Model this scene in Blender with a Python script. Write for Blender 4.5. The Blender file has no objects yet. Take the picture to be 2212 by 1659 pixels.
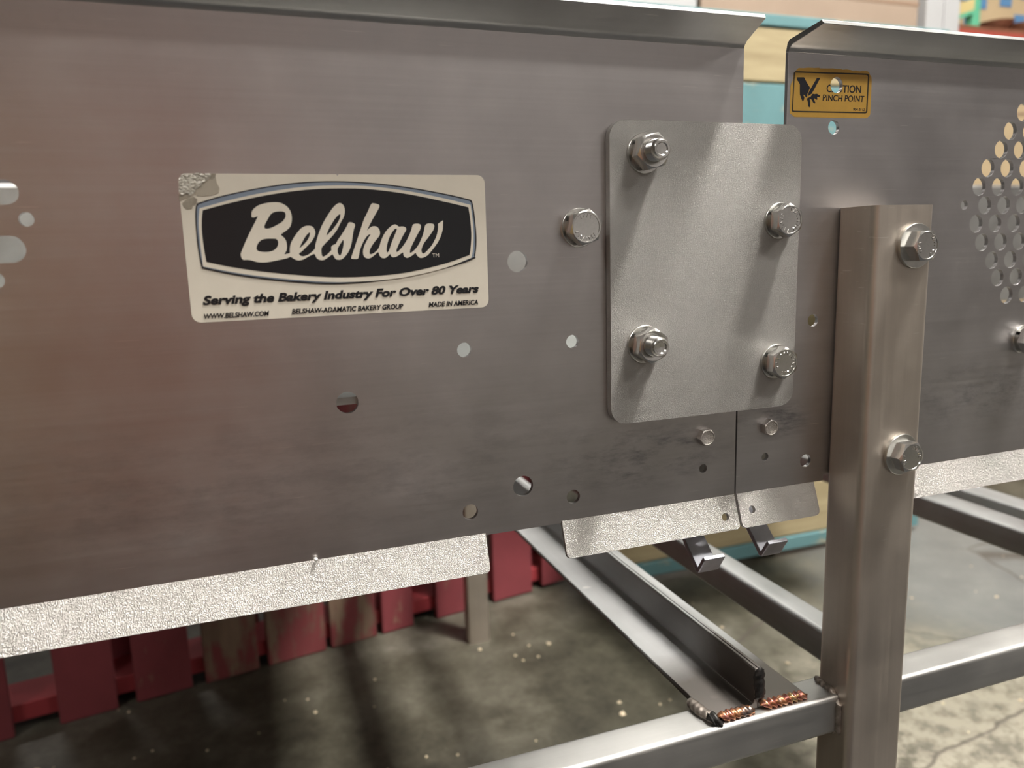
import bpy, bmesh, math, random
from mathutils import Vector, Matrix
random.seed(7)
S = bpy.context.scene
COL = S.collection

# ------------------------------------------------------------------ camera
# X runs along the conveyor side panels, Y goes away from the photographer, Z is up.
# The panels' front faces lie in the plane Y = 0; metres throughout.
FPX, CX, CY = 1642.6, 1106.0, 829.5
yaw, pit, rol = (math.radians(a) for a in (19.467, -9.911, -1.672))
FW = Vector((math.sin(yaw)*math.cos(pit), math.cos(yaw)*math.cos(pit), math.sin(pit)))
R0 = Vector((math.cos(yaw), -math.sin(yaw), 0)); U0 = R0.cross(FW)
RT = math.cos(rol)*R0 + math.sin(rol)*U0
UP = -math.sin(rol)*R0 + math.cos(rol)*U0
CAM = Vector((0, -0.40, 0))
cd = bpy.data.cameras.new('camera'); cam = bpy.data.objects.new('camera', cd); COL.objects.link(cam)
cam.matrix_world = Matrix(((RT.x, UP.x, -FW.x, CAM.x), (RT.y, UP.y, -FW.y, CAM.y), (RT.z, UP.z, -FW.z, CAM.z), (0, 0, 0, 1)))
cd.sensor_width = 36; cd.lens = 36*FPX/2212; cd.clip_start = 0.01
cd.dof.use_dof = True; cd.dof.focus_distance = 0.46; cd.dof.aperture_fstop = 7.5
S.camera = cam

# ------------------------------------------------------------------ world, exposure
w = bpy.data.worlds.new('world'); S.world = w; w.use_nodes = True
w.node_tree.nodes['Background'].inputs[0].default_value = (1, .95, .88, 1)
w.node_tree.nodes['Background'].inputs[1].default_value = 0.03
S.view_settings.view_transform = 'Standard'; S.view_settings.look = 'None'
S.view_settings.gamma = 1; S.view_settings.use_curve_mapping = False
S.view_settings.exposure = 0.0
LAMP_MAIN = 500.0     # radiance of the lamp over the machine
LAMP_BACK = 27.0      # the row of lamps over the back of the hall
LAMP_FILL = 60.0      # radiance of the unseen lamps added towards the front for fill

def at(px, py, Y):
    """point of the vertical plane Y seen at a pixel of the photograph (2212 x 1659)"""
    d = FW*FPX + RT*(px-CX) - UP*(py-CY)
    return CAM + d*((Y-CAM.y)/d.y)
def xz(px, py, Y=0.0):
    p = at(px, py, Y); return (p.x, p.z)

# ------------------------------------------------------------------ materials
def new_mat(name):
    m = bpy.data.materials.new(name); m.use_nodes = True
    nt = m.node_tree; return m, nt, nt.nodes['Principled BSDF']
def nd(nt, kind, **kw):
    n = nt.nodes.new(kind)
    for k, v in kw.items():
        if k in n.inputs: n.inputs[k].default_value = v
        else: setattr(n, k, v)
    return n
def coords(nt, scale=(1, 1, 1), loc=(0, 0, 0), rot=(0, 0, 0)):
    tc = nt.nodes.new('ShaderNodeTexCoord'); mp = nt.nodes.new('ShaderNodeMapping')
    mp.inputs['Scale'].default_value = scale; mp.inputs['Location'].default_value = loc; mp.inputs['Rotation'].default_value = rot
    nt.links.new(tc.outputs['Object'], mp.inputs['Vector']); return mp.outputs[0]
def noise(nt, vec, scale, detail=4, rough=.55):
    n = nd(nt, 'ShaderNodeTexNoise'); n.inputs['Scale'].default_value = scale
    n.inputs['Detail'].default_value = detail; n.inputs['Roughness'].default_value = rough
    nt.links.new(vec, n.inputs['Vector']); return n.outputs['Fac']
def ramp(nt, fac, stops):
    r = nt.nodes.new('ShaderNodeValToRGB'); e = r.color_ramp.elements
    while len(e) < len(stops): e.new(.5)
    for i, (p, c) in enumerate(stops):
        e[i].position = p; e[i].color = (*c, 1) if len(c) == 3 else c
    nt.links.new(fac, r.inputs[0]); return r.outputs[0]
def rampf(nt, fac, a, b, va=0., vb=1.):
    m = nt.nodes.new('ShaderNodeMapRange'); m.clamp = True
    for k, v in zip(('From Min', 'From Max', 'To Min', 'To Max'), (a, b, va, vb)): m.inputs[k].default_value = v
    nt.links.new(fac, m.inputs['Value']); return m.outputs[0]
def mixc(nt, fac, a, b, mode='MIX'):
    m = nt.nodes.new('ShaderNodeMix'); m.data_type = 'RGBA'; m.blend_type = mode
    for sock, v in ((m.inputs['Factor'], fac), (m.inputs['A'] if False else m.inputs[6], a), (m.inputs[7], b)):
        if hasattr(v, 'node'): nt.links.new(v, sock)
        elif isinstance(v, (int, float)): sock.default_value = v
        else: sock.default_value = (*v, 1)
    return m.outputs[2]
def mth(nt, op, a, b=0.0):
    m = nt.nodes.new('ShaderNodeMath'); m.operation = op
    for i, v in enumerate((a, b)):
        if hasattr(v, 'node'): nt.links.new(v, m.inputs[i])
        else: m.inputs[i].default_value = v
    return m.outputs[0]
def bump(nt, bs, h, strength, dist):
    b = nd(nt, 'ShaderNodeBump'); b.inputs['Strength'].default_value = strength; b.inputs['Distance'].default_value = dist
    nt.links.new(h, b.inputs['Height']); nt.links.new(b.outputs[0], bs.inputs['Normal'])
def box_mask(nt, vec, x0, x1, z0, z1, soft):
    s = nt.nodes.new('ShaderNodeSeparateXYZ'); nt.links.new(vec, s.inputs[0])
    f = rampf(nt, s.outputs[0], x0-soft, x0+soft)
    for sock, a, b in ((s.outputs[0], x1+soft, x1-soft), (s.outputs[2], z0-soft/3, z0+soft/3), (s.outputs[2], z1+soft/3, z1-soft/3)):
        f = mth(nt, 'MULTIPLY', f, rampf(nt, sock, a, b))
    return f

def brushed(name, col=(.62, .60, .58), rough=.38, grain=(6, 60, 420), gstr=.25, gdist=.00015, blot=.06, metallic=1.0, stains=()):
    """brushed steel: streaky fine grain, cloudy wear in the gloss, smeared grime"""
    m, nt, b = new_mat(name)
    v = coords(nt)
    g = noise(nt, coords(nt, grain), 1.0, 3, .7)
    cl = noise(nt, v, 14, 5, .6)
    c = mixc(nt, rampf(nt, cl, .35, .7), tuple(x*.90 for x in col), tuple(min(1, x*1.06) for x in col))
    c = mixc(nt, rampf(nt, g, .3, .7), mixc(nt, 1.0, c, (.93, .93, .93), 'MULTIPLY'), c)
    r = rampf(nt, cl, .25, .75, rough-blot, rough+blot)
    r = mth(nt, 'ADD', r, rampf(nt, g, .3, .7, -.03, .03))
    for ang, th in ((.35, .70), (-1.0, .715)):          # stray handling scratches
        sc = rampf(nt, noise(nt, coords(nt, (28, 60, 900), (0, 0, 0), (0, ang, 0)), 1.0, 2, .5), th, th+.03, 0, .45)
        sc = mth(nt, 'MULTIPLY', sc, rampf(nt, noise(nt, v, 20, 3), .5, .6))
        c = mixc(nt, sc, c, (.92, .88, .84))
    for (x0, x1, z0, z1, soft, amt) in stains:
        sm = noise(nt, coords(nt, (60, 60, 330)), 1.0, 6, .75)
        f = mth(nt, 'MULTIPLY', mth(nt, 'MULTIPLY', box_mask(nt, v, x0, x1, z0, z1, soft), rampf(nt, noise(nt, coords(nt, (30, 30, 80)), 1.0, 5, .7), .45, .62)), rampf(nt, sm, .38, .60, .15, amt))
        c = mixc(nt, f, c, (.10, .10, .115)); r = mth(nt, 'ADD', r, mth(nt, 'MULTIPLY', f, .12))
    nt.links.new(c, b.inputs['Base Color']); nt.links.new(r, b.inputs['Roughness'])
    b.inputs['Metallic'].default_value = metallic
    bump(nt, b, g, gstr, gdist)
    return m
def rough_steel(name, col, rough, scale, strength, dist, spread=.15, metallic=1.0, stretch=(1, 1, 1), rot=(0, 0, 0)):
    """sanded / mill finish steel with a swirled scratch relief"""
    m, nt, b = new_mat(name)
    v = coords(nt, stretch, (0, 0, 0), rot)
    n1 = noise(nt, v, scale, 5, .7); n2 = noise(nt, v, scale*.12, 4, .6)
    wv = nd(nt, 'ShaderNodeTexWave'); wv.inputs['Scale'].default_value = scale*.5; wv.inputs['Distortion'].default_value = 14
    wv.inputs['Detail'].default_value = 4; wv.inputs['Detail Scale'].default_value = 2.5
    nt.links.new(v, wv.inputs['Vector'])
    h = mth(nt, 'ADD', n1, mth(nt, 'MULTIPLY', wv.outputs['Fac'], .6))
    c = mixc(nt, rampf(nt, n2, .3, .7), tuple(x*(1-spread) for x in col), col)
    nt.links.new(c, b.inputs['Base Color']); b.inputs['Roughness'].default_value = rough; b.inputs['Metallic'].default_value = metallic
    bump(nt, b, h, strength, dist); return m
def plain(name, col, rough=.5, metallic=0.0, var=.0, scale=40, spec=.5, bstr=0, bdist=.001):
    m, nt, b = new_mat(name)
    b.inputs['Roughness'].default_value = rough; b.inputs['Metallic'].default_value = metallic
    b.inputs['Specular IOR Level'].default_value = spec
    n = noise(nt, coords(nt), scale, 5, .6)
    c = mixc(nt, rampf(nt, n, .3, .7), tuple(x*(1-var) for x in col), tuple(min(1, x*(1+var)) for x in col))
    nt.links.new(c, b.inputs['Base Color'])
    if bstr: bump(nt, b, n, bstr, bdist)
    return m
def wood(name, c1, c2, grain=(3, 30, 60), paint=None, wear=.5, rough=.7):
    """sawn timber, optionally with a worn coat of paint"""
    m, nt, b = new_mat(name)
    n = noise(nt, coords(nt, grain), 1.0, 6, .65); k = noise(nt, coords(nt), 9, 4, .6)
    c = mixc(nt, rampf(nt, n, .3, .7), c1, c2)
    if paint:
        p = mixc(nt, rampf(nt, k, .3, .75), paint, tuple(x*.75 for x in paint))
        c = mixc(nt, rampf(nt, mth(nt, 'ADD', mth(nt, 'MULTIPLY', n, .5), mth(nt, 'MULTIPLY', k, .5)), wear, wear+.08), p, c)
    nt.links.new(c, b.inputs['Base Color']); b.inputs['Roughness'].default_value = rough
    bump(nt, b, n, .3, .002); return m

M = {}
M['panel'] = brushed('brushed_panel_steel', (.61, .585, .585), .34, gstr=.16, stains=((.335, .425, .018, .050, .03, .65), (.02, .32, .012, .075, .06, .22)))
M['panel_right'] = brushed('brushed_right_panel_steel', (.62, .60, .605), .38, gstr=.16, stains=((-.454, -.405, .036, .056, .012, .7), (-.32, -.15, .032, .065, .04, .45)))
M['flange'] = brushed('flange_steel', (.60, .60, .60), .34)
M['lip'] = rough_steel('sanded_lip_steel', (.68, .66, .635), .37, 620, .62, .0006, .08)
M['plate'] = rough_steel('matte_plate_steel', (.47, .46, .445), .47, 950, .55, .0005, .08, .92)
M['plate_edge'] = plain('sawn_plate_edge_steel', (.42, .39, .35), .42, 1.0, .2, 300)
M['post'] = brushed('mill_finish_post_steel', (.68, .61, .54), .46, grain=(300, 300, 6), blot=.08)
M['rail'] = brushed('rail_steel', (.58, .575, .56), .44, grain=(8, 200, 200), blot=.08)
M['cross'] = brushed('cross_rail_steel', (.60, .605, .61), .42, grain=(200, 8, 200), blot=.08)
M['bolt'] = plain('bright_bolt_steel', (.74, .73, .71), .22, 1.0, .06, 500)
M['washer'] = plain('washer_steel', (.68, .67, .64), .30, 1.0, .06, 300)
M['lock'] = plain('dull_spring_steel', (.42, .41, .39), .35, 1.0, .1, 300)
M['old_bolt'] = rough_steel('worn_small_bolt_steel', (.55, .52, .49), .40, 700, .6, .0004)
M['hook'] = plain('blued_bracket_steel', (.55, .56, .62), .34, 1.0, .08, 120)
M['black_scale'] = plain('torch_cut_black_scale', (.035, .033, .032), .38, .6, .4, 260, .5, .6, .001)

def heat_tint(src, axis, a, b, col, amt):
    m = src.copy(); m.name = src.name+'_heat_tinted'; nt = m.node_tree; bs = nt.nodes['Principled BSDF']
    old = bs.inputs['Base Color'].links[0].from_socket
    sx = nt.nodes.new('ShaderNodeSeparateXYZ'); nt.links.new(coords(nt), sx.inputs[0])
    n = noise(nt, coords(nt), 45, 4)
    f = mth(nt, 'MULTIPLY', rampf(nt, mth(nt, 'ADD', sx.outputs[axis], mth(nt, 'MULTIPLY', n, .02)), a, b), amt)
    nt.links.new(mixc(nt, f, old, col), bs.inputs['Base Color']); return m
def weld_mat():
    m, nt, b = new_mat('heat_tinted_weld')
    n = noise(nt, coords(nt, (1, 1, 1)), 90, 3, .6)
    c = ramp(nt, n, [(.30, (.05, .05, .06)), (.40, (.25, .20, .18)), (.50, (.55, .25, .12)), (.58, (.45, .17, .16)), (.66, (.60, .42, .18)), (.76, (.35, .34, .34))])
    nt.links.new(c, b.inputs['Base Color']); b.inputs['Metallic'].default_value = .9; b.inputs['Roughness'].default_value = .33
    return m
M['weld'] = weld_mat()
M['weld_grey'] = plain('grey_weld', (.30, .26, .23), .42, .8, .45, 200, .5, .5, .001)
M['sticker'] = plain('sticker_white_vinyl', (.88, .82, .71), .38, 0, .03, 60)
M['ink'] = plain('sticker_black_ink', (.012, .013, .016), .34, 0, .1, 50)
M['ink_line'] = plain('sticker_line_ink', (.025, .026, .03), .36)
M['blue'] = plain('sticker_grey_blue_ink', (.27, .33, .42), .36, 0, .06, 50)
M['foil'] = plain('crumpled_sticker_film', (.72, .69, .62), .30, .15, .10, 200)
M['glue'] = plain('adhesive_residue', (.36, .32, .26), .5, 0, .3, 160)
M['yellow'] = plain('caution_yellow_vinyl', (.62, .37, .07), .42, 0, .08, 70)
M['navy'] = plain('caution_dark_ink', (.010, .012, .020), .4)
M['olive'] = plain('caution_border_ink', (.045, .035, .02), .45)
M['white_bead'] = plain('white_foam', (.85, .84, .80), .6)

def floor_mat():
    m, nt, b = new_mat('worn_concrete')
    v = coords(nt)
    n1 = noise(nt, v, 1.6, 6, .62); n2 = noise(nt, v, 11, 6, .68); n3 = noise(nt, v, 60, 4, .7)
    f = mth(nt, 'ADD', mth(nt, 'MULTIPLY', n1, .5), mth(nt, 'ADD', mth(nt, 'MULTIPLY', n2, .35), mth(nt, 'MULTIPLY', n3, .15)))
    c = ramp(nt, f, [(.38, (.022, .020, .014)), (.47, (.062, .057, .041)), (.55, (.11, .102, .08)), (.64, (.20, .19, .16))])
    vo = nd(nt, 'ShaderNodeTexVoronoi'); vo.feature = 'DISTANCE_TO_EDGE'; vo.inputs['Scale'].default_value = 2.3; vo.inputs['Randomness'].default_value = 1
    wob = noise(nt, v, 7, 3); ad = nt.nodes.new('ShaderNodeVectorMath'); ad.operation = 'MULTIPLY_ADD'
    nt.links.new(wob, ad.inputs[0]); ad.inputs[1].default_value = (.08, .08, 0); nt.links.new(v, ad.inputs[2]); nt.links.new(ad.outputs[0], vo.inputs['Vector'])
    crack = mth(nt, 'MULTIPLY', rampf(nt, vo.outputs['Distance'], .002, .012, 1, 0), rampf(nt, noise(nt, v, .9, 2), .48, .54))
    c = mixc(nt, mth(nt, 'MULTIPLY', crack, .7), c, (.07, .06, .05))
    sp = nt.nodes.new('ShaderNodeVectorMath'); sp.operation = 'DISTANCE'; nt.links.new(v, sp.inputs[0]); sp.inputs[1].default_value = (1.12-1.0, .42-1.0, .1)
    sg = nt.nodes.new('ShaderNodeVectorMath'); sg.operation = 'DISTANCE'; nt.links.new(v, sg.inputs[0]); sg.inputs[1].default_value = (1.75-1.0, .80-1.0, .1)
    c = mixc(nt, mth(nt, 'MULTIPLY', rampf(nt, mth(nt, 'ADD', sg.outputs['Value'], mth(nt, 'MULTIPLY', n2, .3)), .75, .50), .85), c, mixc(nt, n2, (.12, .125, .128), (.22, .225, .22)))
    worn = mth(nt, 'MULTIPLY', rampf(nt, mth(nt, 'ADD', sp.outputs['Value'], mth(nt, 'MULTIPLY', n1, .25)), .52, .36), rampf(nt, noise(nt, v, 28, 5, .7), .38, .56, .15, 1))  # pale patch: lamp-lit floor put into the colour, broken up by worn speckle
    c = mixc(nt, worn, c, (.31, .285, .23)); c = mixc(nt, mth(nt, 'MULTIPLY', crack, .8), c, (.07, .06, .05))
    nt.links.new(c, b.inputs['Base Color']); b.inputs['Roughness'].default_value = .48
    bump(nt, b, mth(nt, 'SUBTRACT', f, mth(nt, 'MULTIPLY', crack, .3)), .25, .006); return m
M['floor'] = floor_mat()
M['wall'] = plain('painted_block_wall', (.33, .315, .315), .75, 0, .08, 2, .3)
M['ceiling'] = plain('ceiling_panels', (.45, .44, .42), .8, 0, .04, 2, .3)
M['red'] = wood('red_painted_timber', (.20, .13, .085), (.30, .20, .13), (30, 30, 4), (.24, .045, .055), .60)
M['red_worn'] = wood('worn_red_painted_timber', (.13, .085, .06), (.24, .16, .11), (30, 30, 4), (.22, .045, .05), .46)
M['red_bright'] = wood('bright_red_timber', (.25, .15, .10), (.35, .22, .15), (4, 30, 30), (.36, .04, .05), .64)
M['pine'] = wood('weathered_pine', (.29, .23, .13), (.42, .35, .21), (4, 30, 45))
M['teal'] = wood('teal_painted_timber', (.42, .31, .17), (.55, .42, .26), (4, 30, 45), (.13, .27, .29), .57)
M['carton'] = plain('tan_cardboard', (.35, .27, .21), .8, 0, .05, 5, .2)
M['carton2'] = plain('pale_cardboard', (.52, .40, .25), .8, 0, .06, 5, .2)
M['tape'] = plain('brown_carton_seam', (.30, .20, .14), .6)
M['white_paint'] = plain('white_painted_steel', (.47, .47, .48), .45, 0, .03, 8)
M['green'] = plain('green_painted_wood', (.12, .45, .28), .5, 0, .06, 12)
M['cream_yellow'] = plain('pale_yellow_board', (.58, .48, .22), .6, 0, .08, 9)
M['label_blue'] = plain('blue_carton_print', (.10, .24, .45), .6)
M['red_beam'] = plain('red_rack_beam_paint', (.36, .07, .05), .5, 0, .1, 10)
M['brown'] = plain('brown_glazed_pottery', (.20, .085, .05), .4, 0, .2, 12)
M['debris'] = plain('pale_crumbs', (.62, .52, .38), .8, 0, .35, 30)
M['inner'] = brushed('inner_panel_steel', (.70, .70, .69), .40)
M['bed'] = brushed('bed_steel', (.46, .48, .47), .42)
M['dark_metal'] = plain('dark_lamp_housing', (.5, .5, .5), .5, 0, .02, 5)
def emit(name, col, s):
    m, nt, b = new_mat(name); b.inputs['Base Color'].default_value = (*col, 1)
    b.inputs['Emission Color'].default_value = (*col, 1); b.inputs['Emission Strength'].default_value = s; return m
M['lamp_main'] = emit('lit_diffuser_main', (1, .96, .89), LAMP_MAIN)
M['lamp_back'] = emit('lit_diffuser_back', (1, .96, .90), LAMP_BACK)
M['lamp'] = emit('lit_diffuser', (1, .96, .89), LAMP_FILL)

# ------------------------------------------------------------------ builders
WL = {}
def wloc(o): return WL.get(o.name, Vector((0, 0, 0))) if o else Vector((0, 0, 0))
def tag(o, label=None, cat=None, group=None, kind=None):
    if label: o['label'] = label
    if cat: o['category'] = cat
    if group: o['group'] = group
    if kind: o['kind'] = kind
    return o
def thing(name, loc, label, cat, group=None):
    o = bpy.data.objects.new(name, None); COL.objects.link(o); o.location = loc; o.empty_display_size = .02
    WL[o.name] = Vector(loc); return tag(o, label, cat, group)
def put(name, me, mat, parent=None, smooth=None, bevel=0, seg=2, label=None):
    """link a mesh given in world coordinates as one object, below its thing or part"""
    base = wloc(parent)
    if not parent:
        n = len(me.vertices); xs = [v.co for v in me.vertices]
        base = Vector(((min(v.x for v in xs)+max(v.x for v in xs))/2, (min(v.y for v in xs)+max(v.y for v in xs))/2, min(v.z for v in xs)))
    me.transform(Matrix.Translation(-base))
    o = bpy.data.objects.new(name, me); COL.objects.link(o)
    if parent: o.parent = parent
    else: o.location = base
    WL[o.name] = base
    me.materials.clear(); me.materials.append(mat)
    if smooth is not None:
        me.shade_smooth(); me.set_sharp_from_angle(angle=math.radians(smooth))
    if bevel:
        b = o.modifiers.new('bevel', 'BEVEL'); b.width = bevel; b.segments = seg; b.limit_method = 'ANGLE'; b.angle_limit = math.radians(40)
    if label: o['label'] = label
    return o
def pydata(v, f):
    me = bpy.data.meshes.new('m'); me.from_pydata([tuple(a) for a in v], [], f); me.update()
    bm = bmesh.new(); bm.from_mesh(me); bmesh.ops.recalc_face_normals(bm, faces=bm.faces); bm.to_mesh(me); bm.free(); return me
def box(name, x0, x1, y0, y1, z0, z1, mat, parent=None, bevel=0, **k):
    v = [(x, y, z) for x in (x0, x1) for y in (y0, y1) for z in (z0, z1)]
    f = [(0, 1, 3, 2), (4, 6, 7, 5), (0, 4, 5, 1), (2, 3, 7, 6), (0, 2, 6, 4), (1, 5, 7, 3)]
    return put(name, pydata(v, f), mat, parent, None, bevel, **k)
def prism(name, prof, axis, a, b, mat, parent=None, smooth=None, bevel=0, xf=None, **k):
    """extrude a closed 2-D profile along axis 'X','Y' or 'Z' from a to b"""
    def P(u, v, t): return {'X': (t, u, v), 'Y': (u, t, v), 'Z': (u, v, t)}[axis]
    n = len(prof); v = [P(u, w_, a) for u, w_ in prof] + [P(u, w_, b) for u, w_ in prof]
    f = [tuple(range(n)), tuple(range(2*n-1, n-1, -1))] + [(i, (i+1) % n, (i+1) % n+n, i+n) for i in range(n)]
    if xf: v = [xf(p) for p in v]
    return put(name, pydata(v, f), mat, parent, smooth, bevel, **k)
def rrect(x0, x1, y0, y1, r, n=6):
    p = []
    for cx, cy, a0 in ((x1-r, y1-r, 0), (x0+r, y1-r, 90), (x0+r, y0+r, 180), (x1-r, y0+r, 270)):
        for i in range(n+1):
            a = math.radians(a0+90*i/n); p.append((cx+r*math.cos(a), cy+r*math.sin(a)))
    return p
def circle(cx, cz, r, n=32): return [(cx+r*math.cos(2*math.pi*i/n), cz+r*math.sin(2*math.pi*i/n)) for i in range(n)]
def slot(x0, x1, z0, z1, n=12): return rrect(x0, x1, z0, z1, (z1-z0)/2*.999, n)
def curve_mesh(loops, thick):
    cu = bpy.data.curves.new('c', 'CURVE'); cu.dimensions = '2D'; cu.fill_mode = 'BOTH'; cu.extrude = thick/2
    for lp in loops:
        s = cu.splines.new('POLY'); s.points.add(len(lp)-1); s.use_cyclic_u = True
        for p, q in zip(s.points, lp): p.co = (q[0], q[1], 0, 1)
    return to_mesh(cu)
def to_mesh(cu):
    o = bpy.data.objects.new('tmp', cu); COL.objects.link(o)
    dg = bpy.context.evaluated_depsgraph_get(); me = bpy.data.meshes.new_from_object(o.evaluated_get(dg))
    bpy.data.objects.remove(o); bpy.data.curves.remove(cu); return me
def sheet(name, outer, holes, yf, thick, mat, parent=None, bevel=0, smooth=35, **k):
    """flat sheet in the XZ plane with holes; yf is its front face (towards the photographer)"""
    me = curve_mesh([outer]+list(holes), thick)
    for v in me.vertices: v.co = (v.co.x, yf+thick/2-v.co.z, v.co.y)
    bm = bmesh.new(); bm.from_mesh(me); bmesh.ops.remove_doubles(bm, verts=bm.verts, dist=1e-6); bm.to_mesh(me); bm.free()
    return put(name, me, mat, parent, smooth, bevel, **k)
def text(name, body, x0, x1, z0, cap, yf, mat, parent, shear=.0, offset=.0, thick=.00012, cut=None, rot=0.0, space=1.0):
    def mk(s):
        cu = bpy.data.curves.new('t', 'FONT'); cu.body = s; cu.shear = shear; cu.offset = offset; cu.size = 1; cu.space_character = space
        cu.extrude = .01; cu.resolution_u = 4; return to_mesh(cu)
    h = mk('H'); H = max(v.co.y for v in h.vertices); bpy.data.meshes.remove(h)
    me = mk(body); a = min(v.co.x for v in me.vertices); b = max(v.co.x for v in me.vertices)
    sx = (x1-x0)/(b-a); sz = cap/H; c, s = math.cos(rot), math.sin(rot)
    for v in me.vertices:
        u, q = (v.co.x-a)*sx, v.co.y*sz
        v.co = (x0+u*c-q*s, yf+thick/2-v.co.z*thick/.02, z0+u*s+q*c)
    if cut:
        bm = bmesh.new(); bm.from_mesh(me); bmesh.ops.remove_doubles(bm, verts=bm.verts, dist=1e-7)
        bmesh.ops.triangulate(bm, faces=bm.faces)
        cx, cz, r = cut
        for i in range(24):   # clip away whatever lies over the round hole
            an = 2*math.pi*i/24
            bmesh.ops.bisect_plane(bm, geom=bm.verts[:]+bm.edges[:]+bm.faces[:], plane_co=(cx+r*math.cos(an), 0, cz+r*math.sin(an)), plane_no=(math.cos(an), 0, math.sin(an)))
        dead = [f for f in bm.faces if (f.calc_center_median().x-cx)**2+(f.calc_center_median().z-cz)**2 < r*r]
        bmesh.ops.delete(bm, geom=dead, context='FACES'); bm.to_mesh(me); bm.free()
    return put(name, me, mat, parent)
def lathe(prof, n=40, gap=None):
    """prof: (radius, height) pairs; axis towards the photographer (-Y)"""
    v, f = [], []
    a0, a1 = (0, 2*math.pi) if not gap else (gap[0], gap[1])
    m = n if not gap else n+1
    for i in range(m):
        a = a0+(a1-a0)*i/n
        for r, h in prof: v.append((r*math.cos(a), -h, r*math.sin(a)))
    k = len(prof)
    for i in range(n):
        j = (i+1) % m
        for q in range(k-1): f.append((i*k+q, j*k+q, j*k+q+1, i*k+q+1))
    if gap: f += [tuple(range(k)), tuple((m-1)*k+q for q in range(k-1, -1, -1))]
    return v, f
def hexhead(af, h, rot, bore=0.0, dish=.0004, n=72):
    """hexagon head or nut with the chamfered, scalloped corners"""
    v, f = [], []; a = af/2
    for i in range(n):
        t = 2*math.pi*i/n; r = a/math.cos((t % (math.pi/3))-math.pi/6)
        tt = t+rot; c, s = math.cos(tt), math.sin(tt); rc = a*.955
        zt = h-(r-rc)*.52
        rings = [(r*.985, 0), (r, h*.04), (r, zt), (rc, h), (rc*.93, h-.00002)]
        rings += [(bore+.0006, h-dish), (bore, h-dish-.0006), (bore, h*.3)] if bore else [(rc*.90, h-dish), (rc*.4, h-dish*1.3), (.00005, h-dish*1.3)]
        for R_, z in rings: v.append((R_*c, -z, R_*s))
    k = len(rings)
    for i in range(n):
        j = (i+1) % n
        for q in range(k-1): f.append((i*k+q, j*k+q, j*k+q+1, i*k+q+1))
    return v, f
def mesh_at(vf, p):
    return pydata([(a[0]+p[0], a[1]+p[1], a[2]+p[2]) for a in vf[0]], vf[1])
def sweep(path, rad, n=10, ripple=0.0, pitch=.004, sq=(1, 1)):
    """tube along a polyline, with optional weld ripples"""
    pts = [Vector(p) for p in path]; L = [0]
    for a, b in zip(pts, pts[1:]): L.append(L[-1]+(b-a).length)
    step = pitch/4 if ripple else max(L[-1]/24, 1e-4); N = max(2, int(L[-1]/step)); v, f = [], []
    for i in range(N+1):
        s = L[-1]*i/N; k = max(j for j in range(len(L)-1) if L[j] <= s+1e-9)
        t = (s-L[k])/(L[k+1]-L[k]); p = pts[k].lerp(pts[k+1], t); d = (pts[k+1]-pts[k]).normalized()
        up = Vector((0, 0, 1)) if abs(d.z) < .9 else Vector((0, 1, 0)); r_ = d.cross(up).normalized(); u_ = r_.cross(d)
        end = min(1, math.sqrt(max(0, min(i, N-i)/max(1, N*.06)))) if ripple else 1
        ph = (s/pitch) % 1
        q = rad*(1+ripple*(abs(2*ph-1)-.5)+(random.uniform(-.08, .08) if ripple else 0))*max(.15, end)
        for a in range(n):
            an = 2*math.pi*a/n; v.append(p+r_*math.cos(an)*q*sq[0]+u_*math.sin(an)*q*sq[1]-d*(math.sin(an)*rad*.5 if ripple else 0))
    for i in range(N):
        for a in range(n): f.append((i*n+a, i*n+(a+1) % n, (i+1)*n+(a+1) % n, (i+1)*n+a))
    f += [tuple(range(n)), tuple(N*n+a for a in range(n-1, -1, -1))]
    return pydata(v, f)

# ------------------------------------------------------------------ setting
FZ = -0.80
HX0, HX1, HY0, HY1, HZ = -6.0, 8.0, -5.5, 7.5, 3.6
def struct(name, o): o.name = name; o['kind'] = 'structure'; return o
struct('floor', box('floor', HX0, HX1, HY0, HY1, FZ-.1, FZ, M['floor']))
struct('ceiling', box('ceiling', HX0, HX1, HY0, HY1, HZ, HZ+.1, M['ceiling']))
struct('wall_back', box('wall_back', HX0, HX1, HY1, HY1+.1, FZ, HZ, M['wall']))
struct('wall_front', box('wall_front', HX0, HX1, HY0-.1, HY0, FZ, HZ, M['wall']))
struct('wall_left', box('wall_left', HX0-.1, HX0, HY0, HY1, FZ, HZ, plain('dark_left_wall', (.10, .085, .07), .7, 0, .1, 2, .3)))
struct('wall_right', box('wall_right', HX1, HX1+.1, HY0, HY1, FZ, HZ, M['wall']))

def lamp(x, y, lx, ly, mat, label):
    t = thing('ceiling_lamp', (x, y, HZ-.09), label, 'lamp', 'hall ceiling lamps')
    box('housing', x-lx/2-.03, x+lx/2+.03, y-ly/2-.03, y+ly/2+.03, HZ-.075, HZ-.002, M['dark_metal'], t, .006)
    box('diffuser', x-lx/2, x+lx/2, y-ly/2, y+ly/2, HZ-.09, HZ-.076, mat, t)
lamp(1.50, -0.42, .50, .50, M['lamp_main'], 'square ceiling lamp straight above the conveyor')
LL = ('added long fill lamp above and behind the photographer', 'added long fill lamp near the front right corner of the hall', 'added long fill lamp near the front left corner of the hall', 'long ceiling lamp towards the back wall, leftmost of three', 'long ceiling lamp towards the back wall, middle of three', 'long ceiling lamp towards the back wall, rightmost of three')
for i, (x, y) in enumerate(((1.4, -2.5), (4.6, -2.6), (-3.0, -2.4), (-1.5, 4.6), (2.5, 4.4), (5.8, 4.8))):  # front three are unseen, added for fill and reflections in the steel
    lamp(x, y, 1.2, .35, M['lamp_back' if y > 3 else 'lamp'], LL[i])

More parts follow.
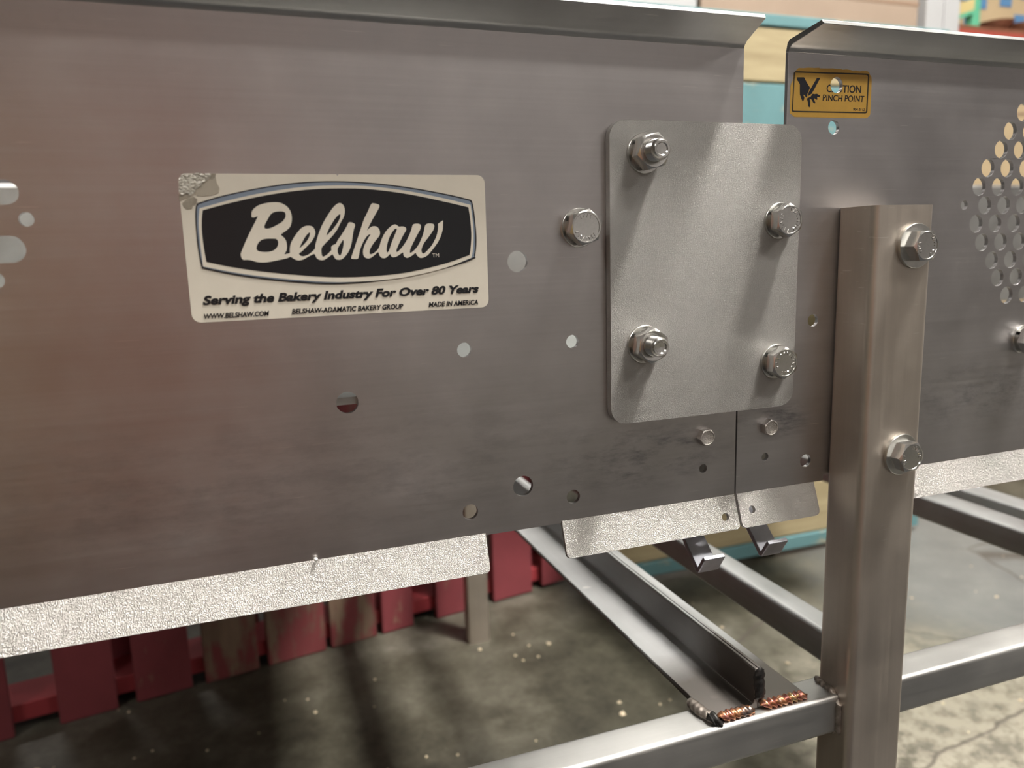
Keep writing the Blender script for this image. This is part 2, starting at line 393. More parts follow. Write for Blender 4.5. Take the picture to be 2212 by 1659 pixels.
# ------------------------------------------------------------------ conveyor side panels
T = .0027                    # sheet thickness
ZT, ZB = .1165, -.1600       # upper and lower fold lines
XE = .2925                   # butt joint between the two sections
def hole(px, py, dpx, n=32):
    """round punched hole: its centre and its height in the photograph give the true diameter"""
    c = at(px, py, 0); a = at(px, py-dpx/2, 0); b = at(px, py+dpx/2, 0); return circle(c.x, c.z, (a.z-b.z)/2, n)
def flange_profile():
    # sheet runs up the web, bends outwards (to -Y) and rises slightly
    out, up, r = .0195, .0085, .004
    inner = [(0, ZT-.003), (-.0008, ZT-.0012), (-.0028, ZT+.0006), (-out, ZT+up)]
    d = Vector((-out+.0028, up-.0006)).normalized(); nrm = Vector((-d.y, d.x)) if d.x > 0 else Vector((d.y, -d.x))
    if nrm.y < 0: nrm = -nrm
    outer = [(-out+nrm.x*T, ZT+up+nrm.y*T), (-.0015+nrm.x*T, ZT+.0006+.0008+T), (T*.55, ZT+.0024), (T, ZT-.002), (T, ZT-.003)]
    return inner+outer
def lip_mesh(x0, x1, holes=(), r0=.003, r1=.003):
    # lip slopes down and outwards from the lower fold
    L = .0224; d = Vector((-.0078, -.021)).normalized(); nrm = Vector((-d.y, d.x))   # (Y, Z)
    if nrm.x > 0: nrm = -nrm                        # front normal looks to -Y and up
    o = []
    def arc(cx, cz, r, a0):
        for i in range(7):
            a = math.radians(a0+15*i); o.append((cx+r*math.cos(a), cz+r*math.sin(a)))
    o += [(x1, 0), (x0, 0)]; arc(x0+r0, L-r0, r0, 180); o2 = o[-7:]; o = o[:-7]+[(x0+r0-(p[0]-x0-r0)*-1, L-r0-(p[1]-(L-r0))) for p in o2]
    arc(x1-r1, L-r1, r1, 0); o3 = o[-7:]; o = o[:-7]+o3[::-1]
    me = curve_mesh([o]+[circle(hx, hl, hr, 24) for hx, hl, hr in holes], T)
    for v in me.vertices:
        s, t = v.co.y, v.co.z            # distance down the lip, offset through the sheet
        y = d.x*s + nrm.x*(t+T/2-T); z = ZB + d.y*s + nrm.y*(t+T/2-T)
        v.co = (v.co.x, y, z)
    bm = bmesh.new(); bm.from_mesh(me); bmesh.ops.remove_doubles(bm, verts=bm.verts, dist=1e-6); bmesh.ops.recalc_face_normals(bm, faces=bm.faces); bm.to_mesh(me); bm.free()
    return me

# left section
LX0 = -.62
left = thing('conveyor_side_panel', (-.15, 0, ZB), 'long brushed steel side panel carrying the white logo sticker', 'panel', 'conveyor side panels')
lh = [hole(1118, 565, 47), hole(1003, 756, 32), hole(1236.5, 738, 29), hole(750.5, 870, 47), hole(1130, 1050, 44),
      hole(1016, 1106, 33), hole(1238.5, 1073, 30), hole(1519, 1012, 19, 20), hole(57, 474, 31), hole(-9, 606, 34)]
a, b = xz(40, 415), xz(40, 388); r = b[1]-a[1]; lh.append(slot(a[0]-.06, a[0], a[1]-r, a[1]+r))
a, b = xz(56, 538), xz(56, 509); r = b[1]-a[1]; lh.append(slot(a[0]-.05, a[0], a[1]-r, a[1]+r))
sheet('web', [(LX0, ZB), (.1225, ZB), (.1225, ZB-.0012), (.1700, ZB-.0012), (.1700, ZB), (XE, ZB), (XE, ZT-.003), (LX0, ZT-.003)], lh, 0, T, M['panel'], left, .0003)
prism('top_flange', flange_profile(), 'X', LX0, XE, M['flange'], left, 30, .0003)
put('bottom_lip', lip_mesh(LX0, .1225), M['lip'], left, 35, .0003)
lhole = at(1569, 1118, -.0055); s_ = (ZB-lhole.z)/.021*.0224
put('bottom_lip', lip_mesh(.1705, XE, [(lhole.x, s_, .0026)]), M['lip'], left, 35, .0003)

# right section, its upper corner stepped back behind the splice plate
RX1 = 2.1
right = thing('conveyor_side_panel', (.75, 0, ZB), 'brushed steel side panel with a round vent of punched holes and yellow sticker', 'panel', 'conveyor side panels')
XU = .3245
rh = [hole(1801, 275, 31), hole(1807, 184, 34), hole(1756, 692, 27, 24), hole(1740, 995, 27, 24), hole(1652.5, 987, 17, 20), hole(2083, 443, 20, 20)]
left_edge = [(147, 467), (285, 370), (423, 302), (562, 203), (702, 137), (840, 178), (978, 113), (1117, 155), (1250, 230), (1380, 273), (1510, 340)]
firsts = [xz(2060+(xl+54)/3.454, 200+yy/3.454) for yy, xl in left_edge]
pitch = (xz(2060+(485+54)/3.454, 362.7)[0]-xz(2060+(203+54)/3.454, 362.7)[0])/2
PCX = firsts[6][0]+4.5*pitch
for (fx, fz) in firsts:
    k = 0
    while fx+k*pitch <= 2*PCX-fx+.001:
        rh.append(circle(fx+k*pitch, fz, .0061, 24)); k += 1
sheet('web', [(XE+.0012, ZB), (.3640, ZB), (.3640, ZB+.004), (.418, ZB+.004), (.418, ZB), (RX1, ZB), (RX1, ZT-.003), (XU, ZT-.003), (XU, .045), (XE+.0012, .045)], rh, 0, T, M['panel_right'], right, .0003)
me = None
fl = prism('top_flange', flange_profile(), 'X', XU, RX1, M['flange'], right, 30, .0003)
for v in fl.data.vertices:                      # cut-off front corner of the flange
    if v.co.x+.75 < XU+.01: v.co.x += max(0, -v.co.y-.003)*.52
put('bottom_lip', lip_mesh(XE+.0018, .3565, [((at(1628, 1102, -.0055)).x, (ZB-at(1628, 1102, -.0055).z)/.021*.0224, .0024)], .0035, .004), M['lip'], right, 35, .0003)
put('bottom_lip', lip_mesh(.418, RX1), M['lip'], right, 35, .0003)

# far side panel and the bed between, both glimpsed through the punched holes
FY = 1.00
far = thing('conveyor_side_panel', (.5, FY, ZB), 'far side panel of the conveyor glimpsed through the punched holes', 'panel', 'conveyor side panels')
box('web', LX0, RX1, FY, FY+T, ZB, ZT, M['inner'], far)
prism('top_flange', [(FY, ZT), (FY+.020, ZT+.008), (FY+.0195, ZT+.0105), (FY, ZT+.003)], 'X', LX0, RX1, M['inner'], far)
tag(box('conveyor_bed', LX0, .285, .004, FY-.002, -.078, -.074, M['bed']), 'flat grey bed sheet inside the conveyor behind the logo panel', 'bed')
tag(box('shade_tray', .78, 1.28, .72, FY-.002, -.078, -.074, M['bed']), 'added grey tray inside the conveyor, shading the crate foot and floor', 'tray')  # unseen, added to shade the crate foot and the floor before it

# ------------------------------------------------------------------ splice plate
PT = .0055
c0 = xz(1318.5, 600, -PT)[0]; c1 = xz(1722, 600, -PT)[0]; z1 = xz(1500, 262.5, -PT)[1]; z0 = xz(1500, 898.5, -PT)[1]
pb = xz(1391.5, 331, -PT), xz(1391, 743, -PT), xz(1682, 477, -PT), xz(1673, 780, -PT)
sp = thing('splice_plate', ((c0+c1)/2, -PT, z0), 'matte grey steel plate with rounded corners bolted across the panel joint', 'plate')
sheet('plate', rrect(c0, c1, z0, z1, .010, 10), [circle(p[0], p[1], .0058, 24) for p in pb], -PT, PT-.0003, M['plate'], sp, .0005, seg=3)

# ------------------------------------------------------------------ fasteners
def marks(vcount, p, r, a0, a1, n, y, parent, mat):
    """raised stamp marks around a bolt head"""
    v, f = [], []
    for i in range(n):
        a = math.radians(a0+(a1-a0)*i/max(1, n-1)); hw, hl = r*random.uniform(.05, .085), r*random.uniform(.14, .22)
        tw = a+random.uniform(-.5, .5)
        e1 = Vector((math.cos(tw), 0, math.sin(tw))); e2 = Vector((-math.sin(tw), 0, math.cos(tw))); c = Vector((p[0]+r*math.cos(a), y, p[2]+r*math.sin(a)))
        b0 = len(v)
        for d in (0, -.00045):
            k = 1 if d == 0 else .6
            for sx, sz in ((-1, -1), (1, -1), (1, 1), (-1, 1)): v.append(c+e1*hl*sx*k+e2*hw*sz*k+Vector((0, d, 0)))
        f += [(b0+4, b0+5, b0+6, b0+7)]+[(b0+i_, b0+(i_+1) % 4, b0+4+(i_+1) % 4, b0+4+i_) for i_ in range(4)]
    put('stamp_marks', pydata(v, f), mat, parent, None, 0)
def washer(p, y, r, bore, t, parent, mat):
    e = .0003
    v, f = lathe([(bore, 0), (bore, t-e), (bore+e, t), (r-e, t), (r, t-e), (r, 0), (bore, 0)], 44)
    return put('flat_washer', mesh_at((v, f), (p[0], y, p[1])), mat, parent, 40)
def lockw(p, y, r, bore, t, parent, ang):
    v, f = lathe([(bore, 0), (bore, t), (r, t), (r, 0), (bore, 0)], 40, (ang+.14, ang+2*math.pi-.14))
    return put('lock_washer', mesh_at((v, f), (p[0], y, p[1])), M['lock'], parent, 40)
def bolt(p, y, label, af=.0178, h=.0066, rot=.2, wr=.0109, wt=.0016, lock=True, mk=((20, 160, 5), (200, 330, 6)), mat=None, group='hex bolts'):
    mat = mat or M['bolt']
    t = thing('hex_bolt', (p[0], y, p[1]), label, 'bolt', group)
    yy = y
    if wr: washer(p, yy, wr, .0056, wt, t, M['washer']); yy -= wt
    if lock: lockw(p, yy, af*.5, .0056, .0024, t, math.pi*.82); yy -= .0024
    put('head', mesh_at(hexhead(af, h, rot), (p[0], yy, p[1])), mat, t, 28)
    for (a0, a1, n) in mk: marks(0, (p[0], 0, p[1]), af*.5*.70, a0, a1, n, yy-h+.00045, t, mat)
    s, q = lathe([(.00005, -.012), (.0052, -.012), (.0052, wt)], 24)
    put('shank', mesh_at((s, q), (p[0], yy+.002, p[1])), M['washer'], t, 40)
def nut(p, y, label, rot, stick=.0082):
    t = thing('hex_nut', (p[0], y, p[1]), label, 'nut', 'nuts on threaded bolt ends')
    washer(p, y, .0112, .006, .0016, t, M['washer']); yy = y-.0016
    lockw(p, yy, .0092, .006, .0022, t, math.pi*.8); yy -= .0022
    put('nut', mesh_at(hexhead(.0182, .0078, rot, .0058), (p[0], yy, p[1])), M['bolt'], t, 28)
    prof = [(.00005, -.006), (.0052, -.006)]; L = .0078+stick; k = int((L-.001)/.0012)
    for i in range(k): prof += [(.0052, i*.0012), (.0059, i*.0012+.0006)]
    prof += [(.0054, L-.0008), (.0046, L), (.0036, L-.0001), (.0030, L-.0007), (.00005, L-.0009)]
    put('threaded_end', mesh_at(lathe(prof, 40), (p[0], yy, p[1])), M['bolt'], t, 30)
bolt(xz(1250, 492), 0, 'hex bolt with washers on the panel between logo sticker and splice plate', rot=.30, mk=((65, 120, 4), (205, 320, 8)))
nut(pb[0], -PT, 'upper nut with protruding thread on the splice plate', .25)
nut(pb[1], -PT, 'lower nut with protruding thread on the splice plate', .42)
bolt(pb[2], -PT, 'upper hex bolt at the right edge of the splice plate', rot=.52, mk=((-60, 80, 9), (150, 260, 6)))
bolt(pb[3], -PT, 'lower hex bolt at the right edge of the splice plate', rot=.50, mk=((-110, 120, 12), (150, 200, 3)))
PW = .032
bolt(xz(1974.5, 531, -PW), -PW, 'hex bolt with wide washer near the top of the steel post', rot=.02, wr=.0138, wt=.0024, lock=False, h=.0078, mk=((0, 60, 5), (165, 215, 4), (300, 330, 2)))
bolt(xz(1943, 980, -PW), -PW, 'hex bolt with wide washer lower down the steel post', rot=.02, wr=.0135, wt=.0024, lock=False, h=.0078, mk=((0, 80, 6), (165, 215, 4)))
bolt(xz(2207, 732), 0, 'hex bolt under the vent holes, cut by the picture edge', rot=.15, wr=.0105)
bolt(xz(1520.5, 942.5), 0, 'small worn hex bolt below the plate, left of the panel joint', af=.0098, h=.0046, rot=.08, wr=0, lock=False, mk=(), mat=M['old_bolt'], group='small worn bolts')
bolt(xz(1657.5, 921.5), 0, 'small worn hex bolt below the plate, right of the panel joint', af=.0098, h=.0046, rot=.6, wr=0, lock=False, mk=(), mat=M['old_bolt'], group='small worn bolts')

# ------------------------------------------------------------------ hook brackets hanging behind the lower lips
def hook(px, py, label):
    # px, py: left end of the inner fold at the bottom of the hook
    p = at(px, py, .000); x0, x1 = p.x, p.x+.0155; zb = p.z; t = .0028
    # inner line: vertical strip behind the panel, sloping forward to the fold, then up at the front
    inn = [(.026, zb+.070), (.026, zb+.024), (0, zb), (-.0062, zb+.0098)]
    off = [(-.0062-.0026, zb+.0082), (-.0012, zb-.0034), (.0015, zb-.0036), (.026+t, zb+.0225), (.026+t, zb+.070)]
    t_ = thing('hook_bracket', ((x0+x1)/2, 0, zb), label, 'bracket', 'hook brackets under the panels')
    prism('hook', inn+off, 'X', x0, x1, M['hook'], t_, 30, .0006)
    box('mounting_tab', x0-.012, x1+.014, .023, .0258, zb+.045, zb+.135, M['lock'], t_, .0005)
hook(1506, 1226, 'bluish steel hook bracket hanging left of the panel joint')
hook(1642.5, 1191, 'bluish steel hook bracket hanging right of the panel joint')

# ------------------------------------------------------------------ welded support frame
fr = thing('support_frame', (.39, 0, FZ), 'welded bare steel frame of post, rails and crossbars under the conveyor', 'frame')
PX0, PX1 = .3660, .4140
def tube(name, prof, hollow, axis, a, b, mat, wall=.0028):
    return prism(name, prof, axis, a, b, mat, fr, 30)
prism('post', rrect(PX0, PX1, -PW, -.0004, .0048, 8), 'Z', FZ, .021, M['post'], fr, 30, 0)
RZ1, RZ0, RY0, RY1 = -.308, -.3365, -.0225, .0045
rail_prof = rrect(RY0, RY1, RZ0, RZ1, .0035, 6)
prism('front_rail', rail_prof, 'X', -.62, PX0-.0004, M['rail'], fr, 30)
prism('front_rail', rail_prof, 'X', PX1+.0004, RX1, M['rail'], fr, 30)
def cross(x0, x1, mat=None): return prism('cross_rail', rrect(x0, x1, RZ0, RZ1, .0035, 6), 'Y', RY1+.0004, FY+.04, mat or M['cross'], fr, 30)
cross(.4190, .4440); cross(.7600, .7960); cross(.8250, .8600)
# support bar: two angle irons back to back, lying on the front rail
XC, TT, TH, TW = .3055, .0032, .029, .038
TYE = -.0135
def angle(sgn, mat):
    r = .003
    p = [(0.0003, 0), (TW, 0), (TW, TT*.7), (TW-.001, TT), (TT+r, TT), (TT+r*.3, TT+r*.3), (TT, TT+r), (TT, TH-.001), (TT-.0009, TH), (.0003, TH)]
    p = [(XC+sgn*u, RZ1+.0002+v) for u, v in p]
    return prism('angle_bar', p, 'Y', TYE, FY+.02, mat, fr, 30, .0003)
HT = heat_tint(M['cross'], 1, .075, .035, (.16, .13, .11), .8)
angle(-1, HT); angle(1, HT)
# torch-cut black end of the upright legs
put('cut_edge', sweep([(XC, TYE-.0005, RZ1+.006), (XC+.0006, TYE-.001, RZ1+.012), (XC-.0004, TYE-.0008, RZ1+.020), (XC, TYE-.0002, RZ1+TH)], .0042, 10, .25, .006, (1.0, .5)), M['black_scale'], fr, 60)
# weld beads
zt = RZ1+.0024
put('weld_bead', sweep([(XC-TW-.002, .006, zt), (XC-TW-.001, -.006, zt), (XC-TW+.002, -.0155, zt)], .0042, 12, .22, .0045, (1, .75)), M['weld_grey'], fr, 60)
put('weld_bead', sweep([(XC-TW-.001, -.0150, zt-.0005), (XC-TW+.007, -.0165, zt-.001)], .0052, 12, .5, .005, (1, .9)), M['black_scale'], fr, 60)
put('weld_bead', sweep([(XC-TW+.006, -.0155, zt), (XC-.006, -.0155, zt)], .0038, 12, .40, .0042, (1, .85)), M['weld'], fr, 60)
put('weld_bead', sweep([(XC+.002, -.0150, zt), (XC+TW, -.0150, zt), ], .0036, 12, .40, .0042, (1, .85)), M['weld'], fr, 60)
put('weld_bead', sweep([(PX0-.0005, .000, RZ1+.0005), (PX0-.0008, RY0+.003, RZ1+.0005)], .0026, 10, .3, .004), M['weld_grey'], fr, 60)
put('weld_bead', sweep([(PX0-.0005, RY0-.0005, RZ1-.003), (PX0-.0005, RY0-.0005, RZ0+.001)], .0026, 10, .12, .006), M['weld_grey'], fr, 60)
put('weld_bead', sweep([(PX0-.0005, RY0+.001, RZ0-.0004), (PX0-.001, RY0+.010, RZ0-.0004)], .0022, 10, .3, .004), M['weld_grey'], fr, 60)
# opposite leg on the far side
prism('post', rrect(.388, .433, FY+.010, FY+.042, .004, 6), 'Z', FZ, .0, M['post'], fr, 30)
prism('far_rail', rrect(FY+.010, FY+.036, RZ0, RZ1, .0035, 6), 'X', -.20, .387, M['rail'], fr, 30)

# ------------------------------------------------------------------ logo sticker
SO, SS = (370, 350), 2212/710
def lg(pts): return [xz(SO[0]+x/SS, SO[1]+y/SS, -.0004) for x, y in pts]
logo = thing('logo_sticker', (xz(720, 690)[0], -.0004, xz(720, 690)[1]), 'white logo sticker with dark oval and script lettering, peeling at one corner', 'sticker')
k0, k1 = xz(388, 378), xz(1051, 663)
bx0, bx1 = (xz(387, 380)[0]+xz(412, 697)[0])/2, (xz(1047, 377)[0]+xz(1055, 664)[0])/2
bz1, bz0 = (xz(387, 380)[1]+xz(1047, 377)[1])/2+.0004, (xz(412, 697)[1]+xz(1055, 664)[1])/2
base = rrect(bx0, bx1, bz0, bz1, .0042, 6)
nx = xz(728, 374)[0]
i = max(j for j in range(len(base)) if base[j][1] > bz1-1e-5 and base[j][0] > nx)
base = base[:i+1]+[(nx+.0007, bz1), (nx+.0002, bz1-.0009), (nx-.0006, bz1)]+base[i+1:]
sheet('sticker_base', base, [], -.0002, .00018, M['sticker'], logo)
outer = [(165, 300), (172, 285), (190, 272), (350, 225), (600, 172), (850, 138), (1100, 128), (1350, 140), (1600, 170), (1850, 215), (2000, 250), (2018, 258), (2027, 275), (2040, 350), (2052, 470), (2053, 560), (2045, 635), (2038, 650), (1900, 700), (1600, 768), (1350, 807), (1100, 823), (850, 812), (600, 787), (400, 757), (222, 720), (208, 710), (200, 690), (180, 580), (168, 470), (162, 370)]
field = [(212, 325), (400, 275), (650, 222), (900, 188), (1130, 178), (1350, 185), (1600, 218), (1850, 270), (1998, 305), (2012, 400), (2018, 500), (2012, 590), (2005, 625), (1850, 680), (1600, 740), (1350, 768), (1100, 775), (850, 760), (600, 735), (400, 705), (238, 672), (222, 590), (208, 480), (206, 390)]
def inset(p, l, r_, t, b):
    x, y = p; cx, cy = 1107, 475
    fx = (x-cx)/945; fy = (y-cy)/347
    dx = l if fx < 0 else -r_; dy = t if fy < 0 else -b
    return (x+dx*min(1, abs(fx)*1.0)**6, y+dy*min(1, (abs(fy)*1.6))**1.0)
def smooth_loop(p, n=4):
    """rounded closed outline through traced points (Catmull-Rom)"""
    q = []; L = len(p)
    for i in range(L):
        a, b, c, d = (Vector(p[(i+k) % L]) for k in (-1, 0, 1, 2))
        for s in range(n):
            t = s/n; q.append(tuple(.5*((2*b)+(c-a)*t+(2*a-5*b+4*c-d)*t*t+(3*b-a-3*c+d)*t*t*t)))
    return q
def corner_loop(p, corners):
    """arcs through traced points, kept sharp at the given indices"""
    q = []; L = len(p)
    for i in range(L):
        b, c = Vector(p[i]), Vector(p[(i+1) % L])
        a = Vector(p[i-1]) if i not in corners else b*2-c
        d = Vector(p[(i+2) % L]) if (i+1) % L not in corners else c*2-b
        for s in range(4):
            t = s/4; q.append(tuple(.5*((2*b)+(c-a)*t+(2*a-5*b+4*c-d)*t*t+(3*b-a-3*c+d)*t*t*t)))
    return q
outs = corner_loop(outer, ()); flds = corner_loop(field, (0, 8, 12, 20))
emb = sheet('emblem', lg(outs), [], -.00045, .0001, M['ink_line'], logo, label='dark pointed oval with grey blue and white rim')
sheet('blue_rim', lg([inset(p, 9, 9, 9, 10) for p in outs]), [], -.00055, .0001, M['blue'], emb)
white = [((x-19 if x < 1107 else x+17) if (x < 300 or x > 1940) else x+(x-1107)/835*18, y-21 if y < 470 else y+34) if True else 0 for x, y in field]
white = [(190, 312), (400, 254), (650, 201), (900, 167), (1130, 157), (1350, 165), (1600, 197), (1850, 248), (2013, 288), (2028, 400), (2034, 500), (2028, 600), (2018, 645), (1850, 710), (1600, 770), (1350, 800), (1100, 808), (850, 794), (600, 769), (400, 739), (214, 703), (200, 590), (188, 480), (184, 390)]
sheet('white_rim', lg(corner_loop(white, (0, 8, 12, 20))), [], -.00065, .0001, M['sticker'], emb)
sheet('dark_field', lg(flds), [], -.00075, .0001, M['ink'], emb)
def A(p): return [(510+x/9.617, 420+y/9.617) for x, y in p]
def B(p): return [(730+x/9.217, 420+y/9.217) for x, y in p]
word1 = A([(325, 470), (320, 430), (322, 380), (340, 330), (380, 285), (440, 240), (520, 205), (600, 185), (700, 168), (800, 163), (890, 168), (960, 190), (1030, 230), (1085, 280), (1125, 340), (1148, 410), (1158, 480), (1155, 560), (1140, 630), (1110, 690), (1060, 735), (1000, 780), (935, 830), (965, 870), (1005, 910), (1040, 970), (1055, 1040), (1057, 1100), (1045, 1170), (1005, 1240), (1060, 1232), (1115, 1215), (1115, 1160), (1120, 1090), (1140, 1010), (1180, 930), (1230, 850), (1290, 770), (1350, 705), (1410, 668), (1480, 650), (1550, 655), (1600, 680), (1630, 730), (1645, 780), (1640, 840), (1610, 910), (1560, 985), (1500, 1050), (1430, 1120), (1370, 1180), (1310, 1225), (1320, 1255), (1355, 1280), (1400, 1283), (1450, 1270), (1510, 1245), (1560, 1205), (1610, 1160), (1640, 1120), (1645, 1060), (1665, 980), (1690, 890), (1720, 800), (1755, 710), (1800, 610), (1860, 500), (1930, 390), (2000, 290), (2060, 225), (2110, 188)]) \
    + B([(45, 172), (80, 188), (110, 220), (130, 270), (138, 330), (130, 400), (105, 470), (60, 550)]) \
    + A([(2116, 700), (2090, 745), (2020, 840), (1940, 930), (1870, 1000), (1810, 1065), (1785, 1095), (1773, 1150), (1775, 1220), (1790, 1280), (1810, 1293), (1850, 1275), (1900, 1240), (1950, 1190), (1980, 1150), (1975, 1100), (2000, 1060), (2040, 1040), (2075, 1020)]) \
    + B([(0, 905), (60, 820), (110, 740), (160, 660), (205, 570), (218, 557), (260, 553), (310, 570), (338, 600), (335, 640), (318, 690), (305, 760), (290, 850), (280, 930), (262, 1010), (240, 1080), (205, 1150), (150, 1225), (100, 1275), (50, 1300), (0, 1300)]) \
    + A([(2080, 1350), (2050, 1320), (2020, 1270), (2000, 1245), (1950, 1280), (1880, 1330), (1820, 1362), (1760, 1365), (1700, 1345), (1665, 1310), (1645, 1265), (1620, 1238), (1560, 1262), (1480, 1305), (1410, 1345), (1350, 1365), (1290, 1370), (1230, 1355), (1180, 1325), (1150, 1305), (1120, 1300), (1060, 1325), (980, 1345), (880, 1365), (780, 1385), (690, 1402), (590, 1412), (490, 1410), (420, 1400), (350, 1380), (290, 1365), (220, 1360), (155, 1360), (125, 1340), (105, 1300), (97, 1240), (110, 1190), (150, 1090), (210, 950), (280, 800), (350, 660), (400, 560), (430, 500), (445, 455), (400, 470), (360, 480)])
holes1 = [A([(590, 690), (590, 650), (615, 590), (660, 510), (700, 440), (740, 395), (800, 365), (880, 352), (950, 352), (1000, 365), (1025, 400), (1028, 450), (1005, 510), (960, 565), (900, 605), (830, 645), (760, 680), (690, 705), (620, 712)]),
          A([(425, 1130), (430, 1080), (455, 1020), (500, 965), (570, 930), (660, 918), (750, 918), (820, 922), (860, 950), (875, 1000), (868, 1060), (840, 1110), (790, 1155), (730, 1182), (650, 1195), (560, 1195), (490, 1185), (445, 1165)]),
          A([(1320, 1115), (1345, 1050), (1385, 970), (1430, 890), (1480, 825), (1530, 790), (1528, 850), (1500, 920), (1460, 980), (1400, 1045)]),
          A([(1880, 850), (1900, 780), (1945, 680), (2000, 590), (2050, 510), (2110, 440), (2160, 410), (2165, 450), (2145, 520), (2100, 600), (2050, 670), (1990, 745), (1930, 805)]),
          B([(105, 905), (112, 980), (100, 1060), (80, 1140), (55, 1205), (33, 1212), (5, 1180), (-8, 1120), (2, 1065), (35, 1005), (70, 950)])]
word2 = B([(690, 175), (760, 185), (815, 205), (825, 235), (810, 280), (760, 370), (700, 475), (650, 570), (610, 650), (580, 715), (620, 675), (665, 645), (715, 632), (765, 640), (805, 670), (830, 720), (837, 775), (825, 820), (790, 870), (740, 930), (690, 1000), (650, 1070), (632, 1130), (632, 1180), (660, 1190), (700, 1175), (750, 1140), (800, 1085), (830, 1020), (850, 950), (880, 870), (920, 790), (970, 715), (1030, 655), (1090, 610), (1140, 597), (1180, 615), (1210, 640), (1260, 638), (1310, 640), (1345, 658), (1360, 690), (1345, 735), (1300, 810), (1260, 890), (1220, 970), (1180, 1060), (1162, 1120), (1170, 1145), (1190, 1140), (1240, 1095), (1300, 1020), (1360, 930), (1400, 850), (1440, 760), (1465, 690), (1480, 630), (1500, 597), (1545, 582), (1600, 583), (1640, 600), (1652, 635), (1645, 680), (1615, 740), (1570, 820), (1520, 920), (1475, 1010), (1445, 1080), (1432, 1140), (1440, 1160), (1480, 1145), (1540, 1090), (1600, 1010), (1650, 910), (1690, 810), (1715, 720), (1730, 640), (1750, 600), (1790, 580), (1850, 578), (1900, 590), (1917, 625), (1910, 680), (1880, 740), (1830, 810), (1780, 880), (1720, 960), (1680, 1040), (1663, 1105), (1670, 1150), (1695, 1178), (1740, 1155), (1800, 1095), (1870, 1010), (1920, 920), (1960, 830), (1985, 730), (1993, 650), (1990, 595), (2010, 570), (2050, 545), (2092, 520), (2092, 600), (2088, 680), (2070, 760), (2040, 850), (1990, 950), (1920, 1050), (1850, 1140), (1780, 1215), (1720, 1250), (1650, 1265), (1600, 1240), (1565, 1200), (1545, 1165), (1500, 1200), (1440, 1240), (1380, 1263), (1330, 1245), (1305, 1210), (1295, 1155), (1240, 1190), (1170, 1235), (1110, 1252), (1070, 1240), (1050, 1210), (1040, 1185), (1000, 1225), (950, 1262), (900, 1270), (855, 1250), (825, 1210), (800, 1150), (750, 1190), (690, 1240), (640, 1268), (600, 1275), (550, 1262), (515, 1225), (500, 1165), (505, 1090), (535, 1000), (580, 910), (620, 840), (650, 797), (620, 800), (580, 830), (530, 900), (480, 1000), (445, 1090), (425, 1180), (415, 1240), (400, 1275), (370, 1288), (310, 1285), (270, 1280), (270, 1240), (300, 1150), (350, 1000), (410, 820), (470, 640), (520, 490), (580, 370), (640, 235), (665, 190)])
holes2 = [B([(1165, 680), (1172, 700), (1150, 760), (1110, 860), (1070, 960), (1040, 1050), (1015, 1120), (990, 1152), (972, 1140), (968, 1080), (980, 1000), (1005, 910), (1045, 810), (1090, 740), (1130, 690)])]
def onst(p): return [xz(x, y, -.0008) for x, y in p]
sheet('script_lettering', onst(smooth_loop(word1, 3)), [onst(smooth_loop(h, 3)) for h in holes1], -.00085, .0001, M['sticker'], emb, label='script letters Bels in white')
sheet('script_lettering', onst(smooth_loop(word2, 3)), [onst(smooth_loop(h, 3)) for h in holes2], -.00085, .0001, M['sticker'], emb, label='script letters haw in white')
def line(name, body, pa, pb_, cap_px, **k):
    """a printed line between two traced baseline ends"""
    a, b = xz(SO[0]+pa[0]/SS, SO[1]+pa[1]/SS, -.0004), xz(SO[0]+pb_[0]/SS, SO[1]+pb_[1]/SS, -.0004)
    t = xz(SO[0]+pa[0]/SS, SO[1]+(pa[1]-cap_px)/SS, -.0004)
    L = math.hypot(b[0]-a[0], b[1]-a[1])
    return text(name, body, a[0], a[0]+L, a[1], t[1]-a[1], -.00045, k.pop('mat', M['ink']), k.pop('parent', logo), rot=math.atan2(b[1]-a[1], b[0]-a[0]), **k)
line('slogan_lettering', 'Serving the Bakery Industry For Over 80 Years', (212, 960), (2070, 875), 58, shear=.24, offset=.042)
line('web_address_lettering', 'WWW.BELSHAW.COM', (222, 1055), (660, 1033), 33, shear=.2, offset=.030)
line('group_name_lettering', 'BELSHAW-ADAMATIC BAKERY GROUP', (812, 1022), (1562, 985), 33, shear=.2, offset=.030)
line('origin_lettering', 'MADE IN AMERICA', (1733, 975), (2065, 957), 32, shear=.2, offset=.030)
tm0, tm1, tmt = xz(934.2, 555.8, -.0008), xz(948.4, 555.4, -.0008), xz(934, 547.6, -.0008)
text('trademark_lettering', 'TM', tm0[0], tm1[0], tm0[1], tmt[1]-tm0[1], -.00085, M['sticker'], emb, offset=.0)
